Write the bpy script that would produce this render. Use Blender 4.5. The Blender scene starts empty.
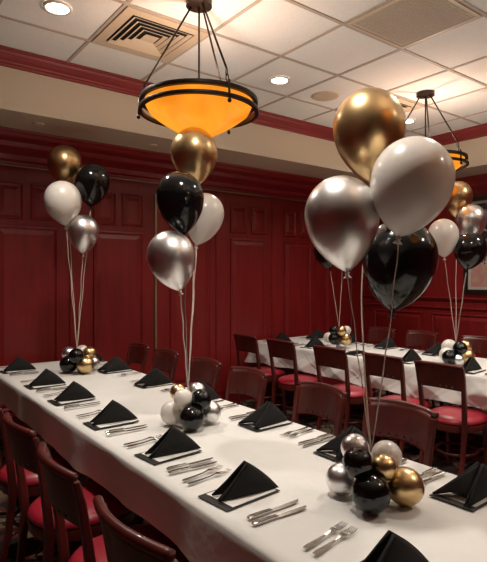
import bpy, math, random
from mathutils import Vector, Matrix
random.seed(7)
C = bpy.context.scene.collection
PI = math.pi
scn = bpy.context.scene

# ------------------------------------------------------------------ camera, world, exposure
EYE = 1.49
FW = Vector((0.603, 0.7977, 0)).normalized()
RT = Vector((FW.y, -FW.x, 0))
cam = bpy.data.cameras.new('camera'); camo = bpy.data.objects.new('camera', cam); C.objects.link(camo)
camo.location = (0, 0, EYE)
camo.rotation_euler = (PI/2, 0, math.atan2(-FW.x, FW.y))
cam.sensor_width = 36; cam.lens = 520/562*36; cam.shift_y = -3/562
cam.clip_start = 0.02
scn.camera = camo
w = bpy.data.worlds.new('world'); scn.world = w; w.use_nodes = True
w.node_tree.nodes['Background'].inputs[0].default_value = (1.0, 0.85, 0.7, 1)
w.node_tree.nodes['Background'].inputs[1].default_value = 0.02
scn.view_settings.view_transform = 'Standard'; scn.view_settings.look = 'None'
scn.view_settings.gamma = 1; scn.view_settings.use_curve_mapping = False
scn.view_settings.exposure = 0.16
DOWN_W = 94.0          # power of each recessed ceiling lamp
PEND_UP = 19.0         # bulb inside each pendant bowl
BOWL_E = .95

ZC, ZS = 3.13, 2.715   # ceiling, underside of the dropped border
YA, XB = 5.05, 6.05    # panelled wall ahead, wall to the right
XL, YF = -1.45, -2.6
TT = 0.75              # top of the tablecloths

def P(u, v, f):
    """world point at depth f metres in front of the camera"""
    p = FW*f + RT*((u-243.5)/520*f)
    return Vector((p.x, p.y, EYE + (278-v)/520*f))

# ------------------------------------------------------------------ materials
def mat(name, col, rough=.5, metal=0, coat=0, spec=.5, noise=None, bump=None, sss=0, emit=None):
    m = bpy.data.materials.new(name); m.use_nodes = True
    nt = m.node_tree; b = nt.nodes['Principled BSDF']
    b.inputs['Base Color'].default_value = (*col, 1)
    b.inputs['Roughness'].default_value = rough
    b.inputs['Metallic'].default_value = metal
    b.inputs['Coat Weight'].default_value = coat
    b.inputs['Coat Roughness'].default_value = .08
    b.inputs['Specular IOR Level'].default_value = spec
    if sss:
        b.inputs['Subsurface Weight'].default_value = sss
        b.inputs['Subsurface Radius'].default_value = (.02, .015, .01)
        b.inputs['Subsurface Scale'].default_value = 1
    tc = nt.nodes.new('ShaderNodeTexCoord')
    if noise:   # (col2, scale, stretch, detail)
        col2, sc, st, det = noise
        mp = nt.nodes.new('ShaderNodeMapping'); mp.inputs['Scale'].default_value = st
        nt.links.new(tc.outputs['Object'], mp.inputs[0])
        n = nt.nodes.new('ShaderNodeTexNoise'); n.inputs['Scale'].default_value = sc; n.inputs['Detail'].default_value = det
        nt.links.new(mp.outputs[0], n.inputs['Vector'])
        r = nt.nodes.new('ShaderNodeValToRGB')
        r.color_ramp.elements[0].position = .35; r.color_ramp.elements[1].position = .65
        r.color_ramp.elements[0].color = (*col, 1); r.color_ramp.elements[1].color = (*col2, 1)
        nt.links.new(n.outputs['Fac'], r.inputs[0]); nt.links.new(r.outputs[0], b.inputs['Base Color'])
    if bump:    # (scale, strength, distance)
        n2 = nt.nodes.new('ShaderNodeTexNoise'); n2.inputs['Scale'].default_value = bump[0]; n2.inputs['Detail'].default_value = 4
        nt.links.new(tc.outputs['Object'], n2.inputs['Vector'])
        bp = nt.nodes.new('ShaderNodeBump'); bp.inputs['Strength'].default_value = bump[1]; bp.inputs['Distance'].default_value = bump[2]
        nt.links.new(n2.outputs['Fac'], bp.inputs['Height']); nt.links.new(bp.outputs[0], b.inputs['Normal'])
    if emit:
        b.inputs['Emission Color'].default_value = (*emit[0], 1); b.inputs['Emission Strength'].default_value = emit[1]
    return m

M = {}
M['wall'] = mat('red_stained_wood', (.235, .0115, .0115), .42, coat=.10, noise=((.19, .009, .009), 6, (3, 3, .35), 5), bump=(40, .08, .002))
M['crown'] = mat('red_crown_wood', (.26, .026, .026), .55, coat=0, noise=((.21, .023, .021), 5, (.4, .4, 3), 4))
M['beige'] = mat('beige_wall_paint', (.56, .46, .34), .8, bump=(60, .1, .002))
M['tile'] = mat('mineral_fibre_tile', (.86, .88, .845), .9, noise=((.80, .82, .785), 90, (1, 1, 1), 6), bump=(150, .35, .004))
M['tbar'] = mat('ceiling_grid_metal', (.46, .40, .33), .55)
M['grille'] = mat('tan_grille_metal', (.60, .50, .36), .5)
M['weave'] = mat('brown_grille_mesh', (.58, .52, .42), .7, noise=((.70, .63, .52), 60, (1, 6, 1), 3))
M['dark'] = mat('duct_shade_black', (.012, .010, .009), .8)
M['cloth'] = mat('white_linen', (.70, .685, .65), .85, noise=((.66, .645, .61), 3, (1, 1, 1), 3), bump=(7, .5, .012))
M['chairwood'] = mat('mahogany_wood', (.100, .0125, .009), .38, coat=.15, noise=((.068, .009, .0065), 8, (2, 2, .4), 5))
M['vinyl'] = mat('red_vinyl', (.32, .013, .028), .36, coat=.25, bump=(25, .12, .004))
M['napkin'] = mat('black_napkin_cloth', (.017, .0155, .015), .9, spec=.25, bump=(300, .3, .001))
M['menu_edge'] = mat('black_leatherette', (.014, .012, .012), .5)
M['card'] = mat('white_card', (.78, .75, .70), .7)
M['steel'] = mat('polished_steel', (.50, .47, .43), .24, metal=1)
M['iron'] = mat('dark_bronze_metal', (.030, .017, .012), .42, metal=.5)
M['gold'] = mat('gold_chrome_latex', (.70, .50, .25), .31, metal=1, coat=.3)
M['silver'] = mat('silver_chrome_latex', (.80, .79, .78), .33, metal=1, coat=.3)
M['black'] = mat('black_latex', (.004, .004, .0045), .14, coat=.15, spec=.45)
M['white'] = mat('white_latex', (.74, .69, .63), .28, coat=.35, sss=.25)
M['ribbon_w'] = mat('pale_curling_ribbon', (.60, .50, .42), .35)
M['ribbon_k'] = mat('grey_curling_ribbon', (.35, .32, .30), .35, metal=.5)
M['strip'] = mat('worn_metal_strip', (.34, .26, .17), .4, metal=.6)
M['tablewood'] = mat('table_base_wood', (.05, .02, .012), .5)
M['lamp'] = mat('lit_downlight_lens', (1, .95, .85), .5, emit=((1, .90, .72), 14))
M['white_metal'] = mat('white_trim_metal', (.75, .70, .62), .45)
M['frame'] = mat('black_picture_frame', (.008, .007, .007), .35, coat=.3)
M['mat_board'] = mat('pale_mat_board', (.50, .45, .40), .8)

# carpet
m = bpy.data.materials.new('patterned_carpet'); m.use_nodes = True; nt = m.node_tree; b = nt.nodes['Principled BSDF']
tc = nt.nodes.new('ShaderNodeTexCoord')
nz = nt.nodes.new('ShaderNodeTexNoise'); nz.inputs['Scale'].default_value = 2.6; nz.inputs['Detail'].default_value = 2; nz.inputs['Distortion'].default_value = 1.6
vo = nt.nodes.new('ShaderNodeTexVoronoi'); vo.inputs['Scale'].default_value = 3.2
nt.links.new(tc.outputs['Object'], nz.inputs['Vector']); nt.links.new(tc.outputs['Object'], vo.inputs['Vector'])
ad = nt.nodes.new('ShaderNodeMath'); ad.operation = 'MULTIPLY'
nt.links.new(nz.outputs['Fac'], ad.inputs[0]); nt.links.new(vo.outputs['Distance'], ad.inputs[1])
rp = nt.nodes.new('ShaderNodeValToRGB'); rp.color_ramp.interpolation = 'CONSTANT'
e = rp.color_ramp.elements; e[0].color = (.010, .007, .007, 1); e[1].position = .20; e[1].color = (.09, .015, .012, 1)
x = e.new(.25); x.color = (.17, .11, .07, 1); x = e.new(.31); x.color = (.012, .008, .008, 1); x = e.new(.37); x.color = (.16, .10, .06, 1)
nt.links.new(ad.outputs[0], rp.inputs[0]); nt.links.new(rp.outputs[0], b.inputs['Base Color']); b.inputs['Roughness'].default_value = .95
M['carpet'] = m

# amber alabaster glass, lit from within
m = bpy.data.materials.new('lit_amber_glass'); m.use_nodes = True; nt = m.node_tree; b = nt.nodes['Principled BSDF']
b.inputs['Base Color'].default_value = (.35, .11, .008, 1); b.inputs['Roughness'].default_value = .35
tc = nt.nodes.new('ShaderNodeTexCoord'); nz = nt.nodes.new('ShaderNodeTexNoise'); nz.inputs['Scale'].default_value = 4.5; nz.inputs['Detail'].default_value = 5; nz.inputs['Distortion'].default_value = .8
nt.links.new(tc.outputs['Object'], nz.inputs['Vector'])
rp = nt.nodes.new('ShaderNodeValToRGB'); e = rp.color_ramp.elements
e[0].position = .3; e[0].color = (.82, .22, .008, 1); e[1].position = .7; e[1].color = (1, .40, .025, 1)
nt.links.new(nz.outputs['Fac'], rp.inputs[0]); nt.links.new(rp.outputs[0], b.inputs['Emission Color'])
b.inputs['Emission Strength'].default_value = BOWL_E
M['amber'] = m

# generic picture: dark upper field with pale strokes, pink lower field
m = bpy.data.materials.new('printed_picture'); m.use_nodes = True; nt = m.node_tree; b = nt.nodes['Principled BSDF']
tc = nt.nodes.new('ShaderNodeTexCoord'); sp = nt.nodes.new('ShaderNodeSeparateXYZ'); nt.links.new(tc.outputs['Generated'], sp.inputs[0])
nz = nt.nodes.new('ShaderNodeTexNoise'); nz.inputs['Scale'].default_value = 5; nz.inputs['Distortion'].default_value = 2.5; nt.links.new(tc.outputs['Generated'], nz.inputs['Vector'])
r1 = nt.nodes.new('ShaderNodeValToRGB'); e = r1.color_ramp.elements; e[0].position = .50; e[0].color = (.012, .012, .012, 1); e[1].position = .58; e[1].color = (.42, .40, .37, 1)
r2 = nt.nodes.new('ShaderNodeValToRGB'); e = r2.color_ramp.elements; e[0].position = .45; e[0].color = (.50, .24, .22, 1); e[1].position = .6; e[1].color = (.45, .36, .24, 1)
nt.links.new(nz.outputs['Fac'], r1.inputs[0]); nt.links.new(nz.outputs['Fac'], r2.inputs[0])
gt = nt.nodes.new('ShaderNodeMath'); gt.operation = 'GREATER_THAN'; gt.inputs[1].default_value = .27; nt.links.new(sp.outputs['Z'], gt.inputs[0])
mx = nt.nodes.new('ShaderNodeMix'); mx.data_type = 'RGBA'
nt.links.new(gt.outputs[0], mx.inputs['Factor']); nt.links.new(r2.outputs[0], mx.inputs['A']); nt.links.new(r1.outputs[0], mx.inputs['B'])
nt.links.new(mx.outputs['Result'], b.inputs['Base Color']); b.inputs['Roughness'].default_value = .4
M['picture'] = m

# ------------------------------------------------------------------ mesh helpers
class MB:
    def __init__(s): s.v = []; s.f = []
    def add(s, vs, fs):
        o = len(s.v); s.v += [tuple(x) for x in vs]; s.f += [tuple(i+o for i in f) for f in fs]; return s
    def box(s, x0, x1, y0, y1, z0, z1):
        vs = [(x, y, z) for x in (x0, x1) for y in (y0, y1) for z in (z0, z1)]
        return s.add(vs, [(0,1,3,2), (4,6,7,5), (0,4,5,1), (2,3,7,6), (0,2,6,4), (1,5,7,3)])
    def lathe(s, prof, n=32, c=(0,0,0)):
        vs = []; fs = []; k = len(prof)
        for i in range(n):
            a = 2*PI*i/n
            for r, z in prof: vs.append((c[0]+r*math.cos(a), c[1]+r*math.sin(a), c[2]+z))
        for i in range(n):
            j = (i+1) % n
            for q in range(k-1):
                fs.append((i*k+q, j*k+q, j*k+q+1, i*k+q+1))
        return s.add(vs, fs)
    def tube(s, pts, rad, n=8, cap=True, flat=1.0):
        pts = [Vector(p) for p in pts]; m_ = len(pts)
        if not hasattr(rad, '__len__'): rad = [rad]*m_
        vs = []; up = None
        for i, p in enumerate(pts):
            t = (pts[min(i+1, m_-1)] - pts[max(i-1, 0)]).normalized()
            if up is None:
                up = Vector((0,0,1)) if abs(t.z) < .9 else Vector((1,0,0))
            a = t.cross(up).normalized(); b_ = a.cross(t).normalized(); up = b_
            for q in range(n):
                an = 2*PI*q/n
                vs.append(p + a*math.cos(an)*rad[i] + b_*math.sin(an)*rad[i]*flat)
        fs = [(i*n+q, i*n+(q+1) % n, (i+1)*n+(q+1) % n, (i+1)*n+q) for i in range(m_-1) for q in range(n)]
        if cap: fs += [tuple(range(n-1, -1, -1)), tuple((m_-1)*n+q for q in range(n))]
        return s.add(vs, fs)
    def bar(s, pts, wx, wy):
        """square section bar through points; wx, wy widths in x and y at each point"""
        vs = []
        for (x, y, z), a, b_ in zip(pts, wx, wy):
            vs += [(x-a/2, y-b_/2, z), (x+a/2, y-b_/2, z), (x+a/2, y+b_/2, z), (x-a/2, y+b_/2, z)]
        k = len(pts)
        fs = [(i*4+q, i*4+(q+1) % 4, (i+1)*4+(q+1) % 4, (i+1)*4+q) for i in range(k-1) for q in range(4)]
        fs += [(3,2,1,0), tuple((k-1)*4+q for q in range(4))]
        return s.add(vs, fs)
    def build(s, name, m, parent=None, loc=(0,0,0), smooth=False, bevel=0, subsurf=0, auto=None, solid=0):
        me = bpy.data.meshes.new(name); me.from_pydata(s.v, [], s.f); me.validate()
        import bmesh
        bm = bmesh.new(); bm.from_mesh(me)
        bmesh.ops.remove_doubles(bm, verts=bm.verts, dist=1e-6)
        bmesh.ops.recalc_face_normals(bm, faces=bm.faces)
        if smooth or auto is not None:
            for f in bm.faces: f.smooth = True
        if auto is not None:
            for ed in bm.edges:
                if len(ed.link_faces) == 2 and ed.calc_face_angle(0) > auto: ed.smooth = False
        bm.to_mesh(me); bm.free()
        me.materials.append(m)
        o = bpy.data.objects.new(name, me); C.objects.link(o); o.location = loc
        if parent: o.parent = parent
        if solid: md = o.modifiers.new('solid', 'SOLIDIFY'); md.thickness = solid; md.offset = 0
        if bevel: md = o.modifiers.new('bevel', 'BEVEL'); md.width = bevel; md.segments = 2; md.limit_method = 'ANGLE'
        if subsurf: md = o.modifiers.new('sub', 'SUBSURF'); md.levels = subsurf; md.render_levels = subsurf
        return o

def tag(o, label=None, cat=None, group=None, kind=None):
    if label: o['label'] = label
    if cat: o['category'] = cat
    if group: o['group'] = group
    if kind: o['kind'] = kind
    return o
def thing(name, label, cat, loc=(0,0,0), rz=0, group=None):
    o = bpy.data.objects.new(name, None); C.objects.link(o); o.location = loc; o.rotation_euler = (0,0,rz)
    o.empty_display_size = .05
    return tag(o, label, cat, group)
def dup(root, loc, rz=0, label=None, group=None):
    r = root.copy(); C.objects.link(r); r.location = loc; r.rotation_euler = (0,0,rz)
    if label: r['label'] = label
    if group: r['group'] = group
    for ch in list(root.children):
        c = ch.copy(); C.objects.link(c); c.parent = r
        for g in list(ch.children):
            d = g.copy(); C.objects.link(d); d.parent = c
    return r
def struct(name, mb, m, parent=None, **k):
    o = mb.build(name, m, parent, **k)
    if not parent: o['kind'] = 'structure'
    return o

# ------------------------------------------------------------------ room shell
struct('floor', MB().box(XL, XB, YF, YA, -.05, 0), M['carpet'])
struct('ceiling', MB().box(XL, XB, YF, YA, ZC, ZC+.05), M['tile'])
wa = struct('wall_back', MB().box(XL, XB+.1, YA, YA+.1, 0, ZC), M['wall'])
wb = struct('wall_right', MB().box(XB, XB+.1, YF, YA, 0, ZC), M['wall'])
wl = struct('wall_left', MB().box(XL-.1, XL, YF, YA, 0, ZC), M['wall'])
wf = struct('wall_front', MB().box(XL-.1, XB+.1, YF-.1, YF, 0, ZC), M['wall'])

def raised(mb, a0, a1, z0, z1, put):
    """moulded raised panel: a along the wall, z up; put(a, z, d) -> point, d = out from the wall"""
    steps = [(0, 0), (.004, .014), (.014, .016), (.024, .006), (.034, .002), (.075, .014)]
    rings = []
    for ins, d in steps:
        rings.append([put(a0+ins, z0+ins, d), put(a1-ins, z0+ins, d), put(a1-ins, z1-ins, d), put(a0+ins, z1-ins, d)])
    vs = [p for r in rings for p in r]
    fs = [(i*4+q, i*4+(q+1) % 4, (i+1)*4+(q+1) % 4, (i+1)*4+q) for i in range(len(rings)-1) for q in range(4)]
    k = (len(rings)-1)*4; fs.append((k, k+1, k+2, k+3))
    mb.add(vs, fs)

# panelling on the wall ahead
mb = MB(); pa = lambda a, z, d: (a, YA-.001-d, z)
bays = [(1.03, 1.585), (1.935, 2.48), (2.80, 3.33), (3.616, 4.18), (4.47, 4.957), (5.22, 5.78)]
bays = [(-2.95+.9*i, -2.4+.9*i) for i in range(4)] + [(.40, .80)] + bays
for a0, a1 in bays:
    mid = (a0+a1)/2
    if a1-a0 > .45:
        raised(mb, a0, mid-.03, 2.03, 2.367, pa); raised(mb, mid+.03, a1, 2.03, 2.367, pa)
    else: raised(mb, a0, a1, 2.03, 2.367, pa)
    raised(mb, a0, a1, .28, 1.967, pa)
mb.build('panelling', M['wall'], wa)
# flat pilasters between bays
mb = MB()
for x in (1.76, 3.47, 4.325, 5.09, .92): mb.box(x-.06, x+.06, YA-.012, YA-.001, .14, 2.50)
mb.build('pilaster', M['wall'], wa, bevel=.003)
# metal strip of the folding partition and its overhead track
MB().box(2.612, 2.634, YA-.02, YA-.001, .14, 2.40).build('metal_edge_strip', M['strip'], wa)
MB().box(XL, XB, YA-.10, YA-.085, 2.492, 2.500).build('overhead_track', M['strip'], wa)

# panelling on the right wall
pb = lambda a, z, d: (XB-.001-d, a, z)
mb = MB()
for i in range(9):
    a0 = 4.86-.93*i
    if a0-.8 < YF: break
    raised(mb, a0-.80, a0, .24, 1.04, pb)
mb.build('panelling', M['wall'], wb)
for nm, wx, sg in (('wall_left', XL, 1),):
    mb = MB(); pl = lambda a, z, d: (XL+.001+d, a, z)
    for i in range(9):
        a0 = -3.2+.92*i
        raised(mb, a0, a0+.8, .24, 1.04, pl); raised(mb, a0, a0+.8, 1.35, 2.36, pl)
    mb.build('panelling', M['wall'], wl)

def moulding(name, p0, p1, nrm, prof, m, kind='structure'):
    """prof: (out, z) list, extruded from p0 to p1; nrm points into the room"""
    mb = MB(); vs = []
    for p in (p0, p1):
        for o, z in prof: vs.append((p[0]+nrm[0]*o, p[1]+nrm[1]*o, z))
    k = len(prof)
    fs = [(i, i+1, k+i+1, k+i) for i in range(k-1)] + [tuple(range(k)), tuple(range(2*k-1, k-1, -1))]
    mb.add(vs, fs)
    return struct(name, mb, m)

# dropped border (beige fascia and underside) round the ceiling
struct('soffit_back', MB().box(XL, XB, 4.05, YA, ZS, ZC-.001), M['beige'])
struct('soffit_right', MB().box(5.47, XB, YF, 4.05, ZS, ZC-.001), M['beige'])
struct('soffit_left', MB().box(XL, XL+.58, YF, 4.05, ZS, ZC-.001), M['beige'])
cp = [(0, ZC-.002), (.105, ZC-.002), (.105, ZC-.018), (.092, ZC-.022), (.085, ZC-.040), (.060, ZC-.062), (.035, ZC-.075), (.030, ZC-.086), (.016, ZC-.090), (.014, ZC-.105), (0, ZC-.108)]
moulding('trim_1', (XL, 4.05), (5.47, 4.05), (0, -1), cp, M['crown'])
moulding('trim_2', (5.47, YF), (5.47, 4.05), (-1, 0), cp, M['crown'])
moulding('trim_3', (XL+.58, YF), (XL+.58, 4.05), (1, 0), cp, M['crown'])
ca = [(0, ZS), (.52, ZS), (.52, ZS-.022), (.50, ZS-.026), (.47, ZS-.05), (.42, ZS-.062), (.36, ZS-.066), (.33, ZS-.10), (.25, ZS-.125), (.17, ZS-.135), (.15, ZS-.175), (.10, ZS-.185), (.09, ZS-.205), (0, ZS-.208)]
moulding('trim_4', (XL, YA), (XB, YA), (0, -1), ca, M['wall'])
cb = [(o*.21, z) for o, z in ca]
moulding('trim_5', (XB, YF), (XB, YA), (-1, 0), cb, M['wall'])
rail = [(0, 1.245), (.045, 1.245), (.048, 1.232), (.030, 1.222), (.024, 1.20), (.012, 1.19), (.010, 1.125), (.022, 1.12), (.022, 1.105), (.008, 1.098), (0, 1.098)]
moulding('trim_6', (XB, YF), (XB, YA), (-1, 0), rail, M['wall'])
base = [(0, .13), (.012, .13), (.016, .11), (.018, 0), (0, 0)]
moulding('baseboard_back', (XL, YA), (XB, YA), (0, -1), base, M['wall'])
moulding('baseboard_right', (XB, YF), (XB, YA), (-1, 0), base, M['wall'])

# ceiling grid
GX, GY, G = 1.314, 2.895, .61
mb = MB()
x = GX-8*G
while x < 5.4:
    if x > XL+.6: mb.box(x-.012, x+.012, YF, 4.0, ZC-.006, ZC-.0005)
    x += G
y = GY-11*G
while y < 4.0:
    if y > YF: mb.box(XL+.6, 5.42, y-.012, y+.012, ZC-.0065, ZC-.0005)
    y += G
cg = bpy.data.objects['ceiling']
mb.build('ceiling_grid', M['tbar'], cg)

# ------------------------------------------------------------------ ceiling fittings
def diffuser(i, j, label):
    x0, y0 = GX+i*G+.014, GY+j*G+.014; s = G-.028; cx, cy = x0+s/2, y0+s/2
    t = thing('air_diffuser', label, 'air vent', (cx, cy, ZC-.014), 0, 'air vents')
    mb = MB()
    h = s/2
    # flat border with an opening
    o = .225
    for a in ((-h, h, -h, -o), (-h, h, o, h), (-h, -o, -o, o), (o, h, -o, o)): mb.box(a[0], a[1], a[2], a[3], 0, .013)
    mb.build('face_plate', M['grille'], t)
    MB().box(-o, o, -o, o, .010, .0135).build('duct_shade_plate', M['dark'], t)  # near-black plate stands in for the shade behind the louvres
    for r in (.212, .172, .132, .092):
        q = MB(); vs = []
        for rr, z in ((r, -.004), (r-.020, .008)):
            vs += [(-rr, -rr, z), (rr, -rr, z), (rr, rr, z), (-rr, rr, z)]
        q.add(vs, [(k, (k+1) % 4, 4+(k+1) % 4, 4+k) for k in range(4)])
        q.build('louvre', M['grille'], t, solid=.003)
    MB().add([(-.05, -.05, -.004), (.05, -.05, -.004), (.05, .05, -.004), (-.05, .05, -.004), (0, 0, .006)], [(0, 1, 2, 3), (0, 1, 4), (1, 2, 4), (2, 3, 4), (3, 0, 4)]).build('centre_cone', M['grille'], t)
diffuser(0, 0, 'square tan ceiling air diffuser with angled louvres left of the larger amber pendant lamp')
diffuser(4, 0, 'tan ceiling diffuser mostly hidden behind the big gold balloon')
t = thing('return_grille', 'square brown mesh return air grille set in the ceiling above the big gold balloon', 'air vent', (GX+2.5*G, GY-1.5*G, ZC-.012), 0, 'air vents')
h = G/2-.014
mb = MB()
for a in ((-h, h, -h, -h+.02), (-h, h, h-.02, h), (-h, -h+.02, -h+.02, h-.02), (h-.02, h, -h+.02, h-.02)): mb.box(*a, 0, .011)
mb.build('grille_frame', M['grille'], t)
mb = MB().box(-h+.02, h-.02, -h+.02, h-.02, .006, .0105)
for k in range(34): yy = -h+.04+k*(2*h-.08)/33; mb.box(-h+.03, h-.03, yy-.003, yy+.003, .002, .007)
mb.build('grille_mesh', M['weave'], t)

def downlight(x, y, label, lit=True, z=ZC, r=.085):
    t = thing('recessed_downlight', label, 'ceiling light', (x, y, z-.012), 0, 'recessed ceiling lights')
    MB().lathe([(r*.78, .004), (r*.80, .0), (r*.98, -.002), (r, .004), (r, .0115)], 32).build('trim_ring', M['white_metal'], t, smooth=True)
    MB().lathe([(0, .005), (r*.8, .005), (r*.8, .0105), (0, .0105)], 32).build('lens', M['lamp'] if lit else M['white_metal'], t)
    if lit:
        l = bpy.data.lights.new('downlight_lamp', 'SPOT'); l.energy = DOWN_W; l.color = (1, .93, .84); l.spot_size = math.radians(140); l.spot_blend = 1; l.shadow_soft_size = .05
        o = bpy.data.objects.new('downlight_lamp', l); C.objects.link(o); o.parent = t; o.location = (0, 0, -.012)
downlight(1.00, 3.19, 'bright round recessed ceiling light left of the square air diffuser')
downlight(2.83, 3.25, 'bright round recessed ceiling light just right of the larger amber pendant lamp')
downlight(4.63, 3.30, 'recessed ceiling light between the big gold balloon and the smaller pendant lamp')
for x, y in ((1.0, 1.35), (2.83, 1.35), (4.63, 1.35), (2.83, -.5), (4.63, -.5)):  # extra downlights out of view, added to light the room
    downlight(x, y, 'added unseen ceiling light above or behind the camera, giving the room extra light')
t = thing('ceiling_speaker', 'round flush ceiling speaker grille left of the big gold balloon', 'speaker', (3.41, 3.29, ZC-.010))
MB().lathe([(0, 0), (.10, -.001), (.118, .001), (.125, .0095), (0, .0095)], 36).build('speaker_grille', M['grille'], t, smooth=True)
p = P(460, 105, 4.95)
MB().lathe([(0, 0), (.035, 0), (.045, .008), (0, .008)], 24).build('sprinkler_cover', M['white_metal'], loc=(4.4, 2.35, ZC-.0085))
tag(bpy.data.objects['sprinkler_cover'], 'small round cover plate on the ceiling right of the smaller pendant canopy', 'cover plate')
for (x, y), lb in (((1.19, 4.27), 'small round sprinkler cover under the beige soffit above the far left balloons'), ((2.22, 4.33), 'small round sprinkler cover under the beige soffit left below the larger pendant lamp')):
    o = MB().lathe([(0, 0), (.035, 0), (.045, .008), (0, .008)], 24).build('sprinkler_cover', M['grille'], loc=(x, y, ZS-.0085)); tag(o, lb, 'cover plate')

def pendant(x, y, label):
    t = thing('pendant_lamp', label, 'pendant lamp', (x, y, 2.47), 0, 'amber bowl pendant lamps')
    zt = ZC-2.47
    MB().lathe([(0, zt-.001), (.075, zt-.001), (.078, zt-.03), (.060, zt-.034), (.0, zt-.034)], 32).build('canopy', M['iron'], t, auto=.6)
    R = .348
    def ring(z, hh, th, r=R):
        return [(r-th, z-hh), (r, z-hh), (r+.002, z-hh*.3), (r+.002, z+hh*.3), (r, z+hh), (r-th, z+hh), (r-th, z-hh)]
    MB().lathe(ring(.060, .012, .022), 64).build('upper_ring', M['iron'], t, auto=.5)
    MB().lathe(ring(.004, .010, .022, R+.006), 64).build('lower_ring', M['iron'], t, auto=.5)
    prof = []
    for k in range(17):
        q = k/16; r = .318*q**.62 if q < .9 else .298+.022*(q-.9)/.1; z = -.150+.150*q/.9*1.0 if q < .9 else .055*(q-.9)/.1
        r = min(r, .320); prof.append((r, z))
    inner = [(max(r-.006, 0), z+.007) for r, z in reversed(prof)]
    MB().lathe(prof+inner, 64).build('amber_glass_bowl', M['amber'], t, smooth=True)
    MB().lathe([(0, -.185), (.010, -.182), (.013, -.172), (.018, -.166), (0, -.160)], 20).build('finial', M['iron'], t, smooth=True)
    MB().tube([(0, 0, zt-.03), (0, 0, .02)], .006, 10).build('stem', M['iron'], t, smooth=True)
    MB().lathe([(0, .02), (.022, .02), (.03, -.02), (.022, -.06), (0, -.06)], 20).build('bulb_holder', M['white_metal'], t, smooth=True)
    fa = math.atan2(RT.y, RT.x)
    for k, deg in enumerate((-58, 62, 182)):
        a = fa+math.radians(deg); ca_, sa = math.cos(a), math.sin(a)
        rd = MB().tube([(.045*ca_, .045*sa, zt-.03), (R*.93*ca_, R*.93*sa, .155)], .006, 8).build('rod', M['iron'], t, smooth=True)
        mb = MB()
        for q in range(2):
            cz = .135-q*.035; cr = R*(.935+.02*q)
            pts = []
            for s_ in range(13):
                an = 2*PI*s_/12; dx = .008*math.cos(an); dz = .022*math.sin(an)
                px = (-sa*dx if q else ca_*dx); py = (ca_*dx if q else sa*dx)
                pts.append((cr*ca_+px, cr*sa+py, cz+dz))
            mb.tube(pts, .003, 6, cap=False)
        mb.build('chain_link', M['iron'], rd, smooth=True)
        mb = MB().tube([((R+.004)*ca_, (R+.004)*sa, .085), ((R+.008)*ca_, (R+.008)*sa, -.018)], .0065, 8)
        mb.lathe([(0, -.014), (.009, -.008), (.012, 0), (.009, .008), (0, .014)], 12, ((R+.009)*ca_, (R+.009)*sa, -.028))
        mb.build('ring_clasp', M['iron'], t, smooth=True)
    # three cross arms carrying the glass
    l = bpy.data.lights.new('pendant_bulb', 'POINT'); l.energy = PEND_UP; l.color = (1, .92, .82); l.shadow_soft_size = .06
    o = bpy.data.objects.new('pendant_bulb', l); C.objects.link(o); o.parent = t; o.location = (.045, 0, .045)
pendant(1.65, 2.62, 'larger amber glass bowl pendant lamp on dark rods, hanging at upper left centre')
pendant(4.06, 2.70, 'farther amber bowl pendant lamp partly hidden behind the big white balloon')

pendant(1.65, .15, 'added unseen amber bowl pendant lamp above the camera, giving extra room light')  # added out of view to brighten the ceiling
pendant(4.03, .15, 'added unseen amber bowl pendant lamp far to the right, giving extra room light')  # likewise an added, unseen source of room light

# ------------------------------------------------------------------ picture on the right wall
t = thing('framed_picture', 'large black framed picture on the right wall behind the far right balloons', 'picture', (XB-.002, 2.95, 1.30))
W2, H2 = .52, 1.17
mb = MB()
for a in ((-W2, W2, 0, .05), (-W2, W2, H2-.05, H2), (-W2, -W2+.05, .05, H2-.05), (W2-.05, W2, .05, H2-.05)): mb.box(-.035, 0, a[0], a[1], a[2], a[3])
mb.build('frame', M['frame'], t, bevel=.004)
MB().box(-.012, 0, -W2+.05, W2-.05, .05, H2-.05).build('mat_board', M['mat_board'], t)
MB().box(-.016, -.0125, -W2+.085, W2-.085, .085, H2-.085).build('print', M['picture'], t)

# ------------------------------------------------------------------ tables and cloths
def table(x0, x1, y0, y1, label, nleg):
    t = thing('dining_table', label, 'table', ((x0+x1)/2, (y0+y1)/2, 0), 0, 'long banquet tables')
    hx, hy = (x1-x0)/2-.012, (y1-y0)/2-.012
    MB().box(-hx, hx, -hy, hy, TT-.04, TT-.006).build('tabletop', M['tablewood'], t)
    for k in range(nleg):
        y = -hy+.35+(2*hy-.7)*k/(nleg-1)
        mb = MB().lathe([(0, TT-.04), (.05, TT-.04), (.04, .10), (.05, .05), (0, .05)], 16, (0, y, 0))
        mb.box(-.26, .26, y-.035, y+.035, 0, .05); mb.box(-.035, .035, y-.2, y+.2, 0, .05); mb.build('pedestal_leg', M['tablewood'], t, auto=.6)

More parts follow.
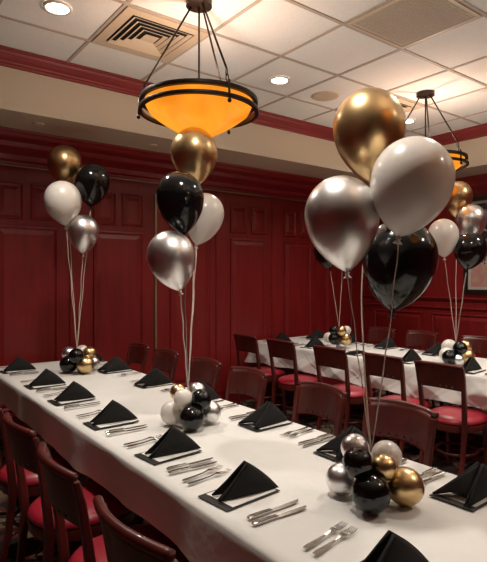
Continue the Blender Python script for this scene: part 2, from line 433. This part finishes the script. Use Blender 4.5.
def tablecloth(x0, x1, y0, y1, hang, label, seed, diag):
    rnd = random.Random(seed)
    mb = MB(); cx, cy = (x0+x1)/2, (y0+y1)/2
    nx, ny = (22, int((y1-y0)/.05)) if not diag else (36, int((y1-y0)/.012))
    creases_y = [y0+(y1-y0)*k/9 for k in range(1, 9)]; crease_x = cx+.03
    def top(x, y):
        z = .0011*math.sin(5*x+2.1*y)+.0010*math.sin(9*y-4*x)
        z += .0035*max(0, 1-abs(x-crease_x)/.02)
        for c in creases_y: z += .0028*max(0, 1-abs(y-c-.02*math.sin(c*9))/.02)
        return min(z, .004)
    xs = [x0+(x1-x0)*i/nx for i in range(nx+1)]; ys = [y0+(y1-y0)*j/ny for j in range(ny+1)]
    vs = [(x-cx, y-cy, TT-.003+top(x, y) if 0 < i < nx and 0 < j < ny else TT-.003) for j, y in enumerate(ys) for i, x in enumerate(xs)]
    fs = [(j*(nx+1)+i, j*(nx+1)+i+1, (j+1)*(nx+1)+i+1, (j+1)*(nx+1)+i) for j in range(ny) for i in range(nx)]
    # perimeter index loop
    loop = [i for i in range(nx+1)] + [j*(nx+1)+nx for j in range(1, ny+1)] + [ny*(nx+1)+i for i in range(nx-1, -1, -1)] + [j*(nx+1) for j in range(ny-1, 0, -1)]
    L = len(loop); rings = 20 if diag else 12; base_i = len(vs)
    ph = [rnd.uniform(0, 6.28) for _ in range(6)]
    dist = 0; prev = None; sl = []
    for i in loop:
        p = Vector(vs[i][:2])
        if prev is not None: dist += (p-prev).length
        sl.append(dist); prev = p
    for r in range(1, rings+1):
        q = r/rings
        for k, i in enumerate(loop):
            x, y, z = vs[i]; s_ = sl[k]
            nx_ = -1 if abs(x+(x1-x0)/2) < 1e-6 else (1 if abs(x-(x1-x0)/2) < 1e-6 else 0)
            ny_ = -1 if abs(y+(y1-y0)/2) < 1e-6 else (1 if abs(y-(y1-y0)/2) < 1e-6 else 0)
            n = Vector((nx_, ny_, 0)); n.normalize() if n.length else None
            corner = abs(nx_)+abs(ny_) == 2
            wv = .010*math.sin(s_*5.1+ph[0])+.008*math.sin(s_*11.3+ph[1])+.004*math.sin(s_*23+ph[2])
            if diag:
                u1 = (s_*2.3+q*.8) % 1; u2 = (s_*1.9-q*.7) % 1
                wv = .034*abs(2*u1-1)+.034*abs(2*u2-1)+.012*max(0, 1-abs(u1-.5)/.045)+.012*max(0, 1-abs(u2-.5)/.04)
            out = .006+q*(.004+wv*.7) if not diag else .006+wv*min(1, q*1.8)
            if corner: out += .03*q
            hh = hang*(1+.05*math.sin(s_*2.7+ph[3])+(.07*(abs(((s_*1.75) % 1)-.5)*2-.5) if diag else .02*math.sin(s_*9)))
            zz = TT-.003-hh*q if r > 1 else TT-.003-.010
            if r == 1: out = .006
            vs.append((x+n.x*max(out, .004), y+n.y*max(out, .004), zz))
    for r in range(rings):
        for k in range(L):
            k2 = (k+1) % L
            a = loop[k] if r == 0 else base_i+(r-1)*L+k; a2 = loop[k2] if r == 0 else base_i+(r-1)*L+k2
            b_ = base_i+r*L+k; b2 = base_i+r*L+k2
            fs.append((a, a2, b2, b_))
    mb.add(vs, fs)
    o = mb.build('tablecloth', M['cloth'], loc=(cx, cy, 0), smooth=True)
    tag(o, label, 'tablecloth', 'white tablecloths')
T1 = (.90, 1.82, .05, 4.72); T2 = (3.78, 4.68, .9, 4.84)
table(*T1, 'long table under the front white cloth with chairs along both sides', 4)
table(*T2, 'long table under the back white cloth near the right wall', 3)
tablecloth(*T1, .185, 'white tablecloth on the long front table, hanging short along the left edge', 3, False)
tablecloth(*T2, .235, 'creased white tablecloth on the back table, hanging in diagonal folds', 5, True)

# ------------------------------------------------------------------ chairs (facing local +x)
def make_chair(label, group):
    t = thing('dining_chair', label, 'chair', (0,0,0), 0, group)
    # seat pad
    def outline(a):
        c, s = math.cos(a), math.sin(a)
        r = .232*(1+.04*math.cos(2*a)-.03*math.cos(4*a)); x = r*c*1.0; y = r*s*(1.04+.07*c)
        return x+.01, y
    n = 40; prof = [(.0, .500), (.35, .498), (.7, .491), (.9, .478), (.985, .460), (1.0, .445), (.97, .436), (0, .436)]
    mb = MB(); vs = []
    for sc, z in prof:
        for k in range(n): x, y = outline(2*PI*k/n); vs.append((x*sc, y*sc, z))
    fs = [(r*n+k, r*n+(k+1) % n, (r+1)*n+(k+1) % n, (r+1)*n+k) for r in range(len(prof)-1) for k in range(n)]
    mb.add(vs, fs); mb.build('seat', M['vinyl'], t, smooth=True)
    mb = MB(); vs = []
    for sc, z in ((.0, .434), (.99, .434), (1.0, .425), (.97, .385), (.88, .385), (.0, .40)):
        for k in range(n): x, y = outline(2*PI*k/n); vs.append((x*sc, y*sc, z))
    fs = [(r*n+k, r*n+(k+1) % n, (r+1)*n+(k+1) % n, (r+1)*n+k) for r in range(5) for k in range(n)]
    mb.add(vs, fs); mb.build('seat_frame', M['chairwood'], t, auto=.5)
    for s in (-1, 1):
        # rear leg and back post in one piece, swept
        pts = [(-.265, s*.170, 0), (-.215, s*.172, .22), (-.195, s*.176, .42), (-.203, s*.180, .52), (-.222, s*.186, .66), (-.243, s*.192, .78), (-.262, s*.195, .855)]
        MB().bar(pts, [.028, .032, .038, .036, .030, .028, .024], [.030, .032, .034, .034, .034, .034, .034]).build('back_post', M['chairwood'], t, bevel=.006)
        MB().bar([(.175, s*.175, 0), (.160, s*.165, .25), (.150, s*.160, .40)], [.026, .032, .038], [.026, .032, .038]).build('leg', M['chairwood'], t, bevel=.005)
    t.scale = (1, .93, 1)
    # curved back panel with a row of small square openings near its lower edge
    ny_, zs = 41, [.695, .707, .719, .7305, .75, .78, .81, .84, .865]
    mb = MB(); vs = []
    for z in zs:
        for k in range(ny_):
            y = -.182+.364*k/(ny_-1); q = y/.182
            zz = z
            zz = z+(1-q*q)*(.014 if z < .74 else .010)
            x = -.222-.040*(zz-.66)/.2-.040*(1-q*q)
            vs.append((x, y, zz))
    fs = []
    for r in range(len(zs)-1):
        for k in range(ny_-1):
            if r == 1 and k in (7, 12, 17, 22, 27, 32): continue
            fs.append((r*ny_+k, r*ny_+k+1, (r+1)*ny_+k+1, (r+1)*ny_+k))
    mb.add(vs, fs); o = mb.build('back_panel', M['chairwood'], t, smooth=True, solid=.018)
    # rounded top rail
    pts = []
    for k in range(25):
        y = -.206+.412*k/24; q = min(1, abs(y)/.2)
        pts.append((-.268-.040*(1-q*q)+.004*0, y, .868+.010*(1-q*q)))
    MB().tube(pts, .0145, 12, flat=1.0).build('top_rail', M['chairwood'], t, smooth=True)
    # hoop stretcher
    pts = [(.155*math.cos(a), .160*math.sin(a), .205) for a in [2*PI*k/32 for k in range(33)]]
    MB().tube(pts, .011, 8, cap=False).build('stretcher', M['chairwood'], t, smooth=True)
    for s in (-1, 1):
        for fx in (-.215, .162):
            a = math.atan2(s*.17, fx)
            MB().tube([(.150*math.cos(a), .155*math.sin(a), .205), (fx, s*.168, .205)], .010, 8).build('stretcher_arm', M['chairwood'], t, smooth=True)
    return t
ORD = ['nearest', 'second nearest', 'third nearest', 'fourth nearest', 'fifth nearest', 'sixth nearest', 'seventh nearest']
proto = None
def chairs(spots, labels, group):
    global proto
    for (x, y, rz), lb in zip(spots, labels):
        if proto is None:
            proto = make_chair(lb, group); proto.location = (x, y, 0); proto.rotation_euler.z = rz
        else: dup(proto, (x, y, 0), rz, lb, group)
R_ = math.radians
chairs([(.83, 1.23, R_(3)), (.83, 1.79, R_(-2)), (.84, 2.35, R_(2)), (.84, 2.92, 0)],
       ['dark wooden chair, %s on the left side of the front table' % o for o in ORD[:4]], 'chairs on the left side of the front table')
chairs([(1.84, 1.53, PI+R_(2)), (1.84, 2.08, PI+R_(-3)), (1.83, 2.72, PI), (1.83, 3.24, PI+R_(2)), (1.83, 3.84, PI), (1.83, 4.36, PI+R_(-2))],
       ['dark wooden chair, %s on the right side of the front table' % o for o in ORD[:6]], 'chairs on the right side of the front table')
chairs([(3.63, 2.15, R_(4)), (3.63, 2.64, R_(2)), (3.63, 3.21, R_(2)), (3.63, 3.87, R_(3)), (3.63, 4.43, R_(1))],
       ['dark wooden chair, %s on the left side of the back table' % o for o in ORD[:5]], 'chairs on the left side of the back table')
chairs([(4.88, 2.80, PI), (4.88, 3.46, PI+R_(2)), (4.88, 4.02, PI)],
       ['dark wooden chair, %s on the far side of the back table' % o for o in ORD[:3]], 'chairs on the far side of the back table')

for o in C.objects:
    if o.get('group') == 'chairs on the left side of the back table': o.scale = (1, .89, 1)
# ------------------------------------------------------------------ place settings
Z0 = TT+.0015
def make_napkin(ow, h, label, group):
    """napkin folded to a standing peak: open end at x=0 (width ow), closed point at x=.235"""
    t = thing('folded_napkin', label, 'napkin', (0,0,0), 0, group)
    def sheet(yw, lean, off):
        # triangular sheet with belly: base from (0,yw) to F, apex A
        A = Vector((.105, .035+lean*.3, h-off)); B0 = Vector((0-off, yw, 0)); F = Vector((.235, .030, 0))
        n = 14; vs = []; idx = {}
        out = Vector((0, -1 if lean < 0 else 1, .15))
        for i in range(n+1):
            for j in range(n+1-i):
                a, b_ = i/n, j/n; c = 1-a-b_
                p = A*a+B0*b_+F*c
                bul = 27*a*b_*c
                p = p+out*(.012*bul) + Vector((0, 0, 1))*(.014*4*a*c*(1-b_))*.6 + Vector((0, 0, 1))*(-.010*4*a*b_*(1-c))*.5
                p.z = max(p.z, 0)
                idx[i, j] = len(vs); vs.append(p)
        fs = []
        for i in range(n):
            for j in range(n-i):
                fs.append((idx[i, j], idx[i+1, j], idx[i, j+1]))
                if j < n-i-1: fs.append((idx[i+1, j], idx[i+1, j+1], idx[i, j+1]))
        return vs, fs
    mb = MB()
    mb.add(*sheet(.018, -.03, 0)); mb.add(*sheet(.018+ow, .03, 0))
    # inner folded layer seen at the open end
    v2, f2 = sheet(.018+.012, -.012, .004); mb.add(v2, f2)
    if ow > .1:
        A = Vector((.103, .040, h-.006)); B0 = Vector((.004, .018+ow, 0)); F = Vector((.045, .034, 0)); n = 8; vs = []; idx = {}; fs = []
        for i in range(n+1):
            for j in range(n+1-i):
                a, b_ = i/n, j/n; c = 1-a-b_; p = A*a+B0*b_+F*c; p.z = max(0, p.z+.016*4*b_*c); p.x -= .01*4*a*b_; idx[i, j] = len(vs); vs.append(p)
        for i in range(n):
            for j in range(n-i):
                fs.append((idx[i, j], idx[i+1, j], idx[i, j+1]))
                if j < n-i-1: fs.append((idx[i+1, j], idx[i+1, j+1], idx[i, j+1]))
        mb.add(vs, fs)
    o = mb.build('napkin_cloth', M['napkin'], t, auto=.9, solid=.004); o.location.z = .0022
    # rolled hem along the open edge
    q = MB()
    for yw, ln in ((.016, -.03), (.018+ow, .03)):
        A = Vector((.105, .035+ln*.3, h)); B0 = Vector((-.001, yw, .004))
        q.tube([B0, B0.lerp(A, .25)+Vector((0, 0, -.003)), B0.lerp(A, .5)+Vector((0, 0, -.0045)), B0.lerp(A, .75)+Vector((0, 0, -.003)), A+Vector((0,0,-.002))], .0036, 6)
    q.build('hem', M['napkin'], t, smooth=True)
    return t
def make_flat_napkin(label, group):
    t = thing('folded_napkin', label, 'napkin', (0,0,0), 0, group)
    mb = MB(); 
    for k in range(3): mb.box(.01+.012*k, .215-.015*k, .01+.008*k, .12-.01*k, .002+.007*k, .0085+.007*k)
    mb.build('napkin_cloth', M['napkin'], t, bevel=.003)
    return t
def make_menu(label, group):
    t = thing('menu', label, 'menu', (0,0,0), 0, group)
    MB().box(0, .24, 0, .155, 0, .003).build('cover', M['menu_edge'], t, bevel=.001)
    MB().box(.030, .232, .008, .147, .0031, .0037).build('card', M['card'], t)
    return t
def make_fork(label, group):
    t = thing('fork', label, 'fork', (0,0,0), 0, group)
    # lies along +x, handle at 0
    prof = [(0, .006, .0035), (.02, .0085, .003), (.06, .006, .0025), (.10, .004, .003), (.125, .0045, .006), (.138, .010, .006), (.150, .0125, .0045)]
    mb = MB(); vs = []
    for x, w_, z in prof: vs += [(x, -w_, z), (x, w_, z), (x, w_, z+.002), (x, -w_, z+.002)]
    k = len(prof)
    fs = [(i*4+q, i*4+(q+1) % 4, (i+1)*4+(q+1) % 4, (i+1)*4+q) for i in range(k-1) for q in range(4)]+[(3,2,1,0), (k*4-4, k*4-3, k*4-2, k*4-1)]
    mb.add(vs, fs); mb.build('handle', M['steel'], t, bevel=.0006)
    mb = MB()
    for q in (-.0105, -.0035, .0035, .0105):
        mb.tube([(.148, q*.95, .0055), (.165, q, .0035), (.185, q, .003), (.200, q*.95, .0065)], [.0017, .0016, .0014, .0008], 6)
    mb.build('tines', M['steel'], t, smooth=True)
    return t
def make_knife(label, group):
    t = thing('knife', label, 'knife', (0,0,0), 0, group)
    prof = [(0, .0075, .006), (.012, .009, .009), (.05, .0075, .009), (.088, .0065, .008), (.095, .006, .006)]
    mb = MB(); vs = []
    for x, w_, hgt in prof: vs += [(x, -w_, 0.0005), (x, w_, 0.0005), (x, w_, hgt), (x, -w_, hgt)]
    k = len(prof)
    fs = [(i*4+q, i*4+(q+1) % 4, (i+1)*4+(q+1) % 4, (i+1)*4+q) for i in range(k-1) for q in range(4)]+[(3,2,1,0), (k*4-4, k*4-3, k*4-2, k*4-1)]
    mb.add(vs, fs); mb.build('handle', M['steel'], t, bevel=.002)
    prof = [(.095, -.006, .006), (.11, -.009, .006), (.16, -.0105, .006), (.195, -.009, .006), (.212, -.002, .006), (.218, .004, .006)]
    mb = MB(); vs = []
    for x, a, b_ in prof: vs += [(x, a, .001), (x, b_, .001), (x, b_, .0026), (x, a, .0016)]
    k = len(prof)
    fs = [(i*4+q, i*4+(q+1) % 4, (i+1)*4+(q+1) % 4, (i+1)*4+q) for i in range(k-1) for q in range(4)]+[(3,2,1,0), (k*4-4, k*4-3, k*4-2, k*4-1)]
    mb.add(vs, fs); mb.build('blade', M['steel'], t, auto=.5)
    return t
PR = {}
def put(kind, make, loc, rz, label, group):
    if kind not in PR:
        t = make(label, group); t.location = loc; t.rotation_euler = (0, 0, rz); PR[kind] = t
    else: dup(PR[kind], loc, rz, label, group)
rnd = random.Random(11)
ROWS = [
    ('left', 'front', .955, [.81, 1.415, 1.92, 2.53, 3.13, 3.68, 4.38], 1),
    ('right', 'front', 1.565, [.955, 1.505, 2.035, 2.635, 3.245, 3.92, 4.47], -1),
    ('near', 'back', 3.83, [2.20, 2.78, 3.36, 3.98, 4.50], 1),
    ('far', 'back', 4.40, [2.90, 3.48, 3.98, 4.50], -1)]
for side, tb, x0, cs, sg in ROWS:
    for i, c in enumerate(cs):
        o = ORD[i]; where = 'the %s table, %s side' % (tb, side)
        c += rnd.uniform(-.006, .006); rz = R_(rnd.uniform(-2, 3)+(3 if sg > 0 else 0)); dx = rnd.uniform(-.008, .006)
        put('menu', make_menu, (x0+dx, c-.0775, Z0+.0005), rz, 'white menu under the %s napkin, %s' % (o, where), 'menus')
        nz_ = Z0+.005
        if tb == 'back' and side == 'near' and i == 2:
            put('flat', make_flat_napkin, (x0+dx, c-.05, nz_), rz, 'flattened black napkin, %s on %s' % (o, where), 'black folded napkins')
        elif side in ('left', 'near'):
            put('nap_a', lambda l, g: make_napkin(.055, .110, l, g), (x0+dx+(.010 if i else -.012), c-.032, nz_), R_(-8+rnd.uniform(-3, 3)), 'black peaked napkin, %s on %s' % (o, where), 'black folded napkins')
        else:
            put('nap_b', lambda l, g: make_napkin(.125, .115, l, g), (x0+dx+.004, c-.075, nz_), rz+R_(rnd.uniform(-4, 4)), 'black peaked napkin, %s on %s' % (o, where), 'black folded napkins')
        for q, (off, nm) in enumerate(((.185, 'inner'), (.222, 'outer'))):
            j = rnd.uniform(-5, 5)
            fx = x0+(.004 if i else .028) if sg > 0 else x0+.235
            put('fork', make_fork, (fx, c+sg*(off-.005), Z0+.001), (R_(9+j*.6) if sg > 0 else PI+R_(9+j*.6)), '%s fork beside the %s napkin, %s' % (nm, o, where), 'silver forks')
        for q, (off, nm) in enumerate(((.160, 'inner'), (.198, 'outer'))):
            fx = x0+.012-.012*q if sg > 0 else x0+.225+.012*q
            put('knife', make_knife, (fx, c-sg*off, Z0+.0025), (R_(rnd.uniform(-2, 3)) if sg > 0 else PI+R_(rnd.uniform(-2, 3))), '%s knife beside the %s napkin, %s' % (nm, o, where), 'silver knives')

# ------------------------------------------------------------------ balloons
PROF = []
for k in range(29):
    th = PI*k/28        # 0 top .. pi bottom
    if th <= PI/2: r, z = math.sin(th), 1.06*math.cos(th)
    else:
        q = (th-PI/2)/(PI/2); z = -1.42*math.sin(q*PI/2)**1.08 if q > 0 else 0
        zz = -z/1.42; r = max(.035, (1-zz**2.05)**.80)
    PROF.append((r, z))
def balloon(col, c, r, neck, tie, via=None, label='', group='', ribbon='ribbon_w'):
    """c: bulge centre, neck: point the tail aims at, tie: where the ribbon ends"""
    t = thing('helium_balloon', label, 'balloon', c, 0, group)
    d = (neck-c).normalized(); L = min(max((neck-c).length/(r*1.42), .85), 1.15)
    rot = Vector((0, 0, -1)).rotation_difference(d).to_matrix()
    prof = [(a*r, z*r*(L if z < 0 else 1)) for a, z in PROF]; prof[0] = (0, prof[0][1])
    mb = MB().lathe(prof, 48)
    mb.v = [tuple(rot @ Vector(v)) for v in mb.v]
    mb.build('balloon_skin', M[col], t, smooth=True)
    zb = -1.42*r*L
    k = MB().lathe([(.034*r, zb+.01*r), (.075*r, zb-.03*r), (.06*r, zb-.06*r), (.04*r, zb-.08*r), (.10*r, zb-.14*r), (.12*r, zb-.17*r), (.0, zb-.13*r)], 16)
    k.v = [tuple(rot @ Vector(v)) for v in k.v]; k.build('knot', M[col], t, smooth=True)
    s = rot @ Vector((0, 0, zb-.06*r)); e_ = tie-c
    pts = []
    ctrl = (via-c) if via is not None else (s+e_)/2+Vector((0, 0, 0))
    ph = random.uniform(0, 6)
    for i in range(41):
        q = i/40
        if via is not None: mid = ctrl*2-(s+e_)/2; p = s*(1-q)**2+mid*2*q*(1-q)+e_*q*q
        else: p = s.lerp(e_, q)
        a = .004*math.sin(q*PI)
        p = p+Vector((a*math.sin(q*19+ph), a*math.cos(q*17+ph), 0))
        pts.append(p)
    MB().tube(pts, .0018 if c.length < 2.6 else .0030, 6).build('ribbon', M[ribbon], t, smooth=True)
def bunch(spec, tie, where, group):
    for sp in spec:
        col, u, v, hw, f, nu, nv = sp[:7]
        via = sp[7] if len(sp) > 7 else None
        rb = sp[8] if len(sp) > 8 else 'ribbon_w'
        nf = f
        finish = {'gold': 'shiny metallic gold', 'silver': 'shiny metallic silver', 'black': 'glossy black', 'white': 'glossy white'}[col]
        balloon(col, P(u, v, f), hw*f/520, P(nu, nv, nf), tie, via, '%s helium balloon in %s' % (finish, where), group, rb)

def cluster(items, label, group):
    """items: (colour, u, v, depth, radius m); bottom ones rest on the cloth"""
    items = [(a, b_, c_, d_, e_*1.13) for a, b_, c_, d_, e_ in items]
    cen = sum((P(u, v, f) for _, u, v, f, r in items), Vector())/len(items)
    t = thing('small_balloon_cluster', label, 'balloon centrepiece', (cen.x, cen.y, TT), 0, group)
    o0 = Vector((cen.x, cen.y, TT))
    for col, u, v, f, r in items:
        if f is None: continue
        p = P(u, v, f)
        p.z = max(p.z, TT+r*1.0+.001)
        d = (o0+Vector((0, 0, .085))-p); d.normalize()
        rot = Vector((0, 0, -1)).rotation_difference(d).to_matrix()
        pr = [(r*math.sin(PI*k/20)*(1 if k < 10 else 1-.0*k), r*math.cos(PI*k/20)*(1 if k < 10 else 1.08)) for k in range(20)]+[(.08*r, -1.09*r), (.14*r, -1.2*r), (0, -1.18*r)]
        mb = MB().lathe(pr, 32); mb.v = [tuple(rot @ Vector(x)) for x in mb.v]
        mb.build('small_balloon', M[col], t, loc=p-o0, smooth=True)
    MB().lathe([(0, .0), (.022, .0), (.026, .012), (.020, .03), (.006, .036), (0, .036)], 20).build('weight', M['silver'], t, loc=(0, 0, .001), smooth=True)
    return o0

def table_f(v, r): return (EYE-TT-r)/((v-278)/520)   # depth of a ball of radius r that rests on the cloth
# near cluster and bunch
o3 = cluster([('silver', 341.4, 481, 1.775, .047), ('black', 370.8, 495.6, 1.637, .055), ('gold', 405, 489, 1.693, .054), ('silver', 355, 448, 1.75, .042),
              ('black', 358, 462.4, 1.66, .043), ('gold', 384, 467.4, 1.67, .036), ('white', 386.5, 455.7, 1.76, .045), ('white', 378, 473, 1.83, .05)],
             'small balloon centrepiece on the front table, nearest the camera', 'small balloon centrepieces')
tie3 = P(371, 452, 1.72)
bunch([('gold', 369, 127, 35.5, 1.88, 371, 183, P(362, 290, 1.9)), ('white', 412, 180, 40.3, 1.60, 399, 237, P(389, 330, 1.66)), ('silver', 341.5, 215, 36.8, 1.70, 347, 272), ('black', 399.5, 258, 36.8, 1.90, 392, 312, None, 'ribbon_k')],
      tie3, 'the large bunch nearest the camera', 'balloons of the nearest bunch')
o2 = cluster([('white', 172.2, 414.3, 2.62, .053), ('black', 191.9, 419.3, 2.52, .054), ('silver', 210, 411.9, 2.64, .050), ('white', 183.3, 398.7, 2.56, .043),
              ('gold', 178, 392.2, 2.70, .038), ('black', 201, 399.6, 2.57, .046), ('silver', 196.8, 391.3, 2.68, .041), ('gold', 192, 405, 2.76, .048)],
             'small balloon centrepiece in the middle of the front table', 'small balloon centrepieces')
tie2 = P(188, 392, 2.62)
bunch([('gold', 194, 152.5, 23.3, 2.85, 198, 185), ('black', 179.8, 197, 24, 2.62, 184, 235, P(185.5, 310, 2.65), 'ribbon_k'), ('white', 204.5, 214, 19.6, 3.0, 196.5, 247), ('silver', 171, 256, 24, 2.55, 180, 291)],
      tie2, 'the bunch below the larger pendant lamp', 'balloons of the middle bunch')
o1 = cluster([('black', 68.5, 366.6, 4.05, .060), ('gold', 85.5, 367, 4.02, .060), ('silver', 69, 353.4, 4.15, .049), ('black', 76.2, 355.9, 3.98, .051),
              ('white', 82.3, 351.3, 4.2, .045), ('gold', 89.4, 353.4, 4.1, .048), ('silver', 92.5, 364, 4.18, .050)],
             'small balloon centrepiece at the far left end of the front table', 'small balloon centrepieces')
tie1 = P(77, 350, 4.08)
bunch([('gold', 65, 163, 16.5, 4.2, 66, 187), ('black', 92.5, 181.5, 17, 4.1, 90.7, 207), ('white', 62.8, 200, 18, 4.0, 66, 226), ('silver', 83.4, 231, 15.3, 4.05, 83, 254)],
      tie1, 'the far left bunch by the panelled wall', 'balloons of the far left bunch')
o4 = cluster([('white', 449.3, 347, 4.60, .060), ('white', 446.5, 354.5, 4.55, .055), ('black', 460, 348.4, 4.45, .053), ('gold', 465.5, 346.6, 4.58, .050),
              ('black', 449.8, 358.5, 4.42, .057), ('gold', 467, 358.5, 4.45, .060), ('silver', 458.5, 360, 4.38, .040)],
             'small balloon centrepiece on the back table below the far right balloons', 'small balloon centrepieces')
tie4 = P(456, 343, 4.52)
bunch([('gold', 458, 196, 13.8, 4.88, 456, 219), ('silver', 471, 219.5, 14.4, 4.7, 470, 243), ('white', 443.3, 234.5, 14.8, 4.5, 444.5, 257.5), ('black', 470.5, 249, 15.8, 4.45, 467, 270, None, 'ribbon_k')],
      tie4, 'the far right bunch by the framed picture', 'balloons of the far right bunch')
o5 = cluster([('black', 334.4, 338.6, 5.50, .057), ('gold', 345.5, 339.2, 5.50, .057), ('black', 333.8, 330.3, 5.50, .046), ('gold', 341.5, 330.7, 5.45, .046),
              ('white', 346.5, 330.5, 5.62, .045), ('white', 328.5, 337.5, 5.70, .050)],
             'small balloon centrepiece on the far left part of the back table', 'small balloon centrepieces')
tie5 = P(339, 327, 5.55)
bunch([('black', 326.5, 251, 13, 5.5, 330, 269), ('gold', 345, 222, 12.5, 5.6, 344, 243)],
      tie5, 'the bunch hidden behind the big silver balloon', 'balloons of the hidden bunch')
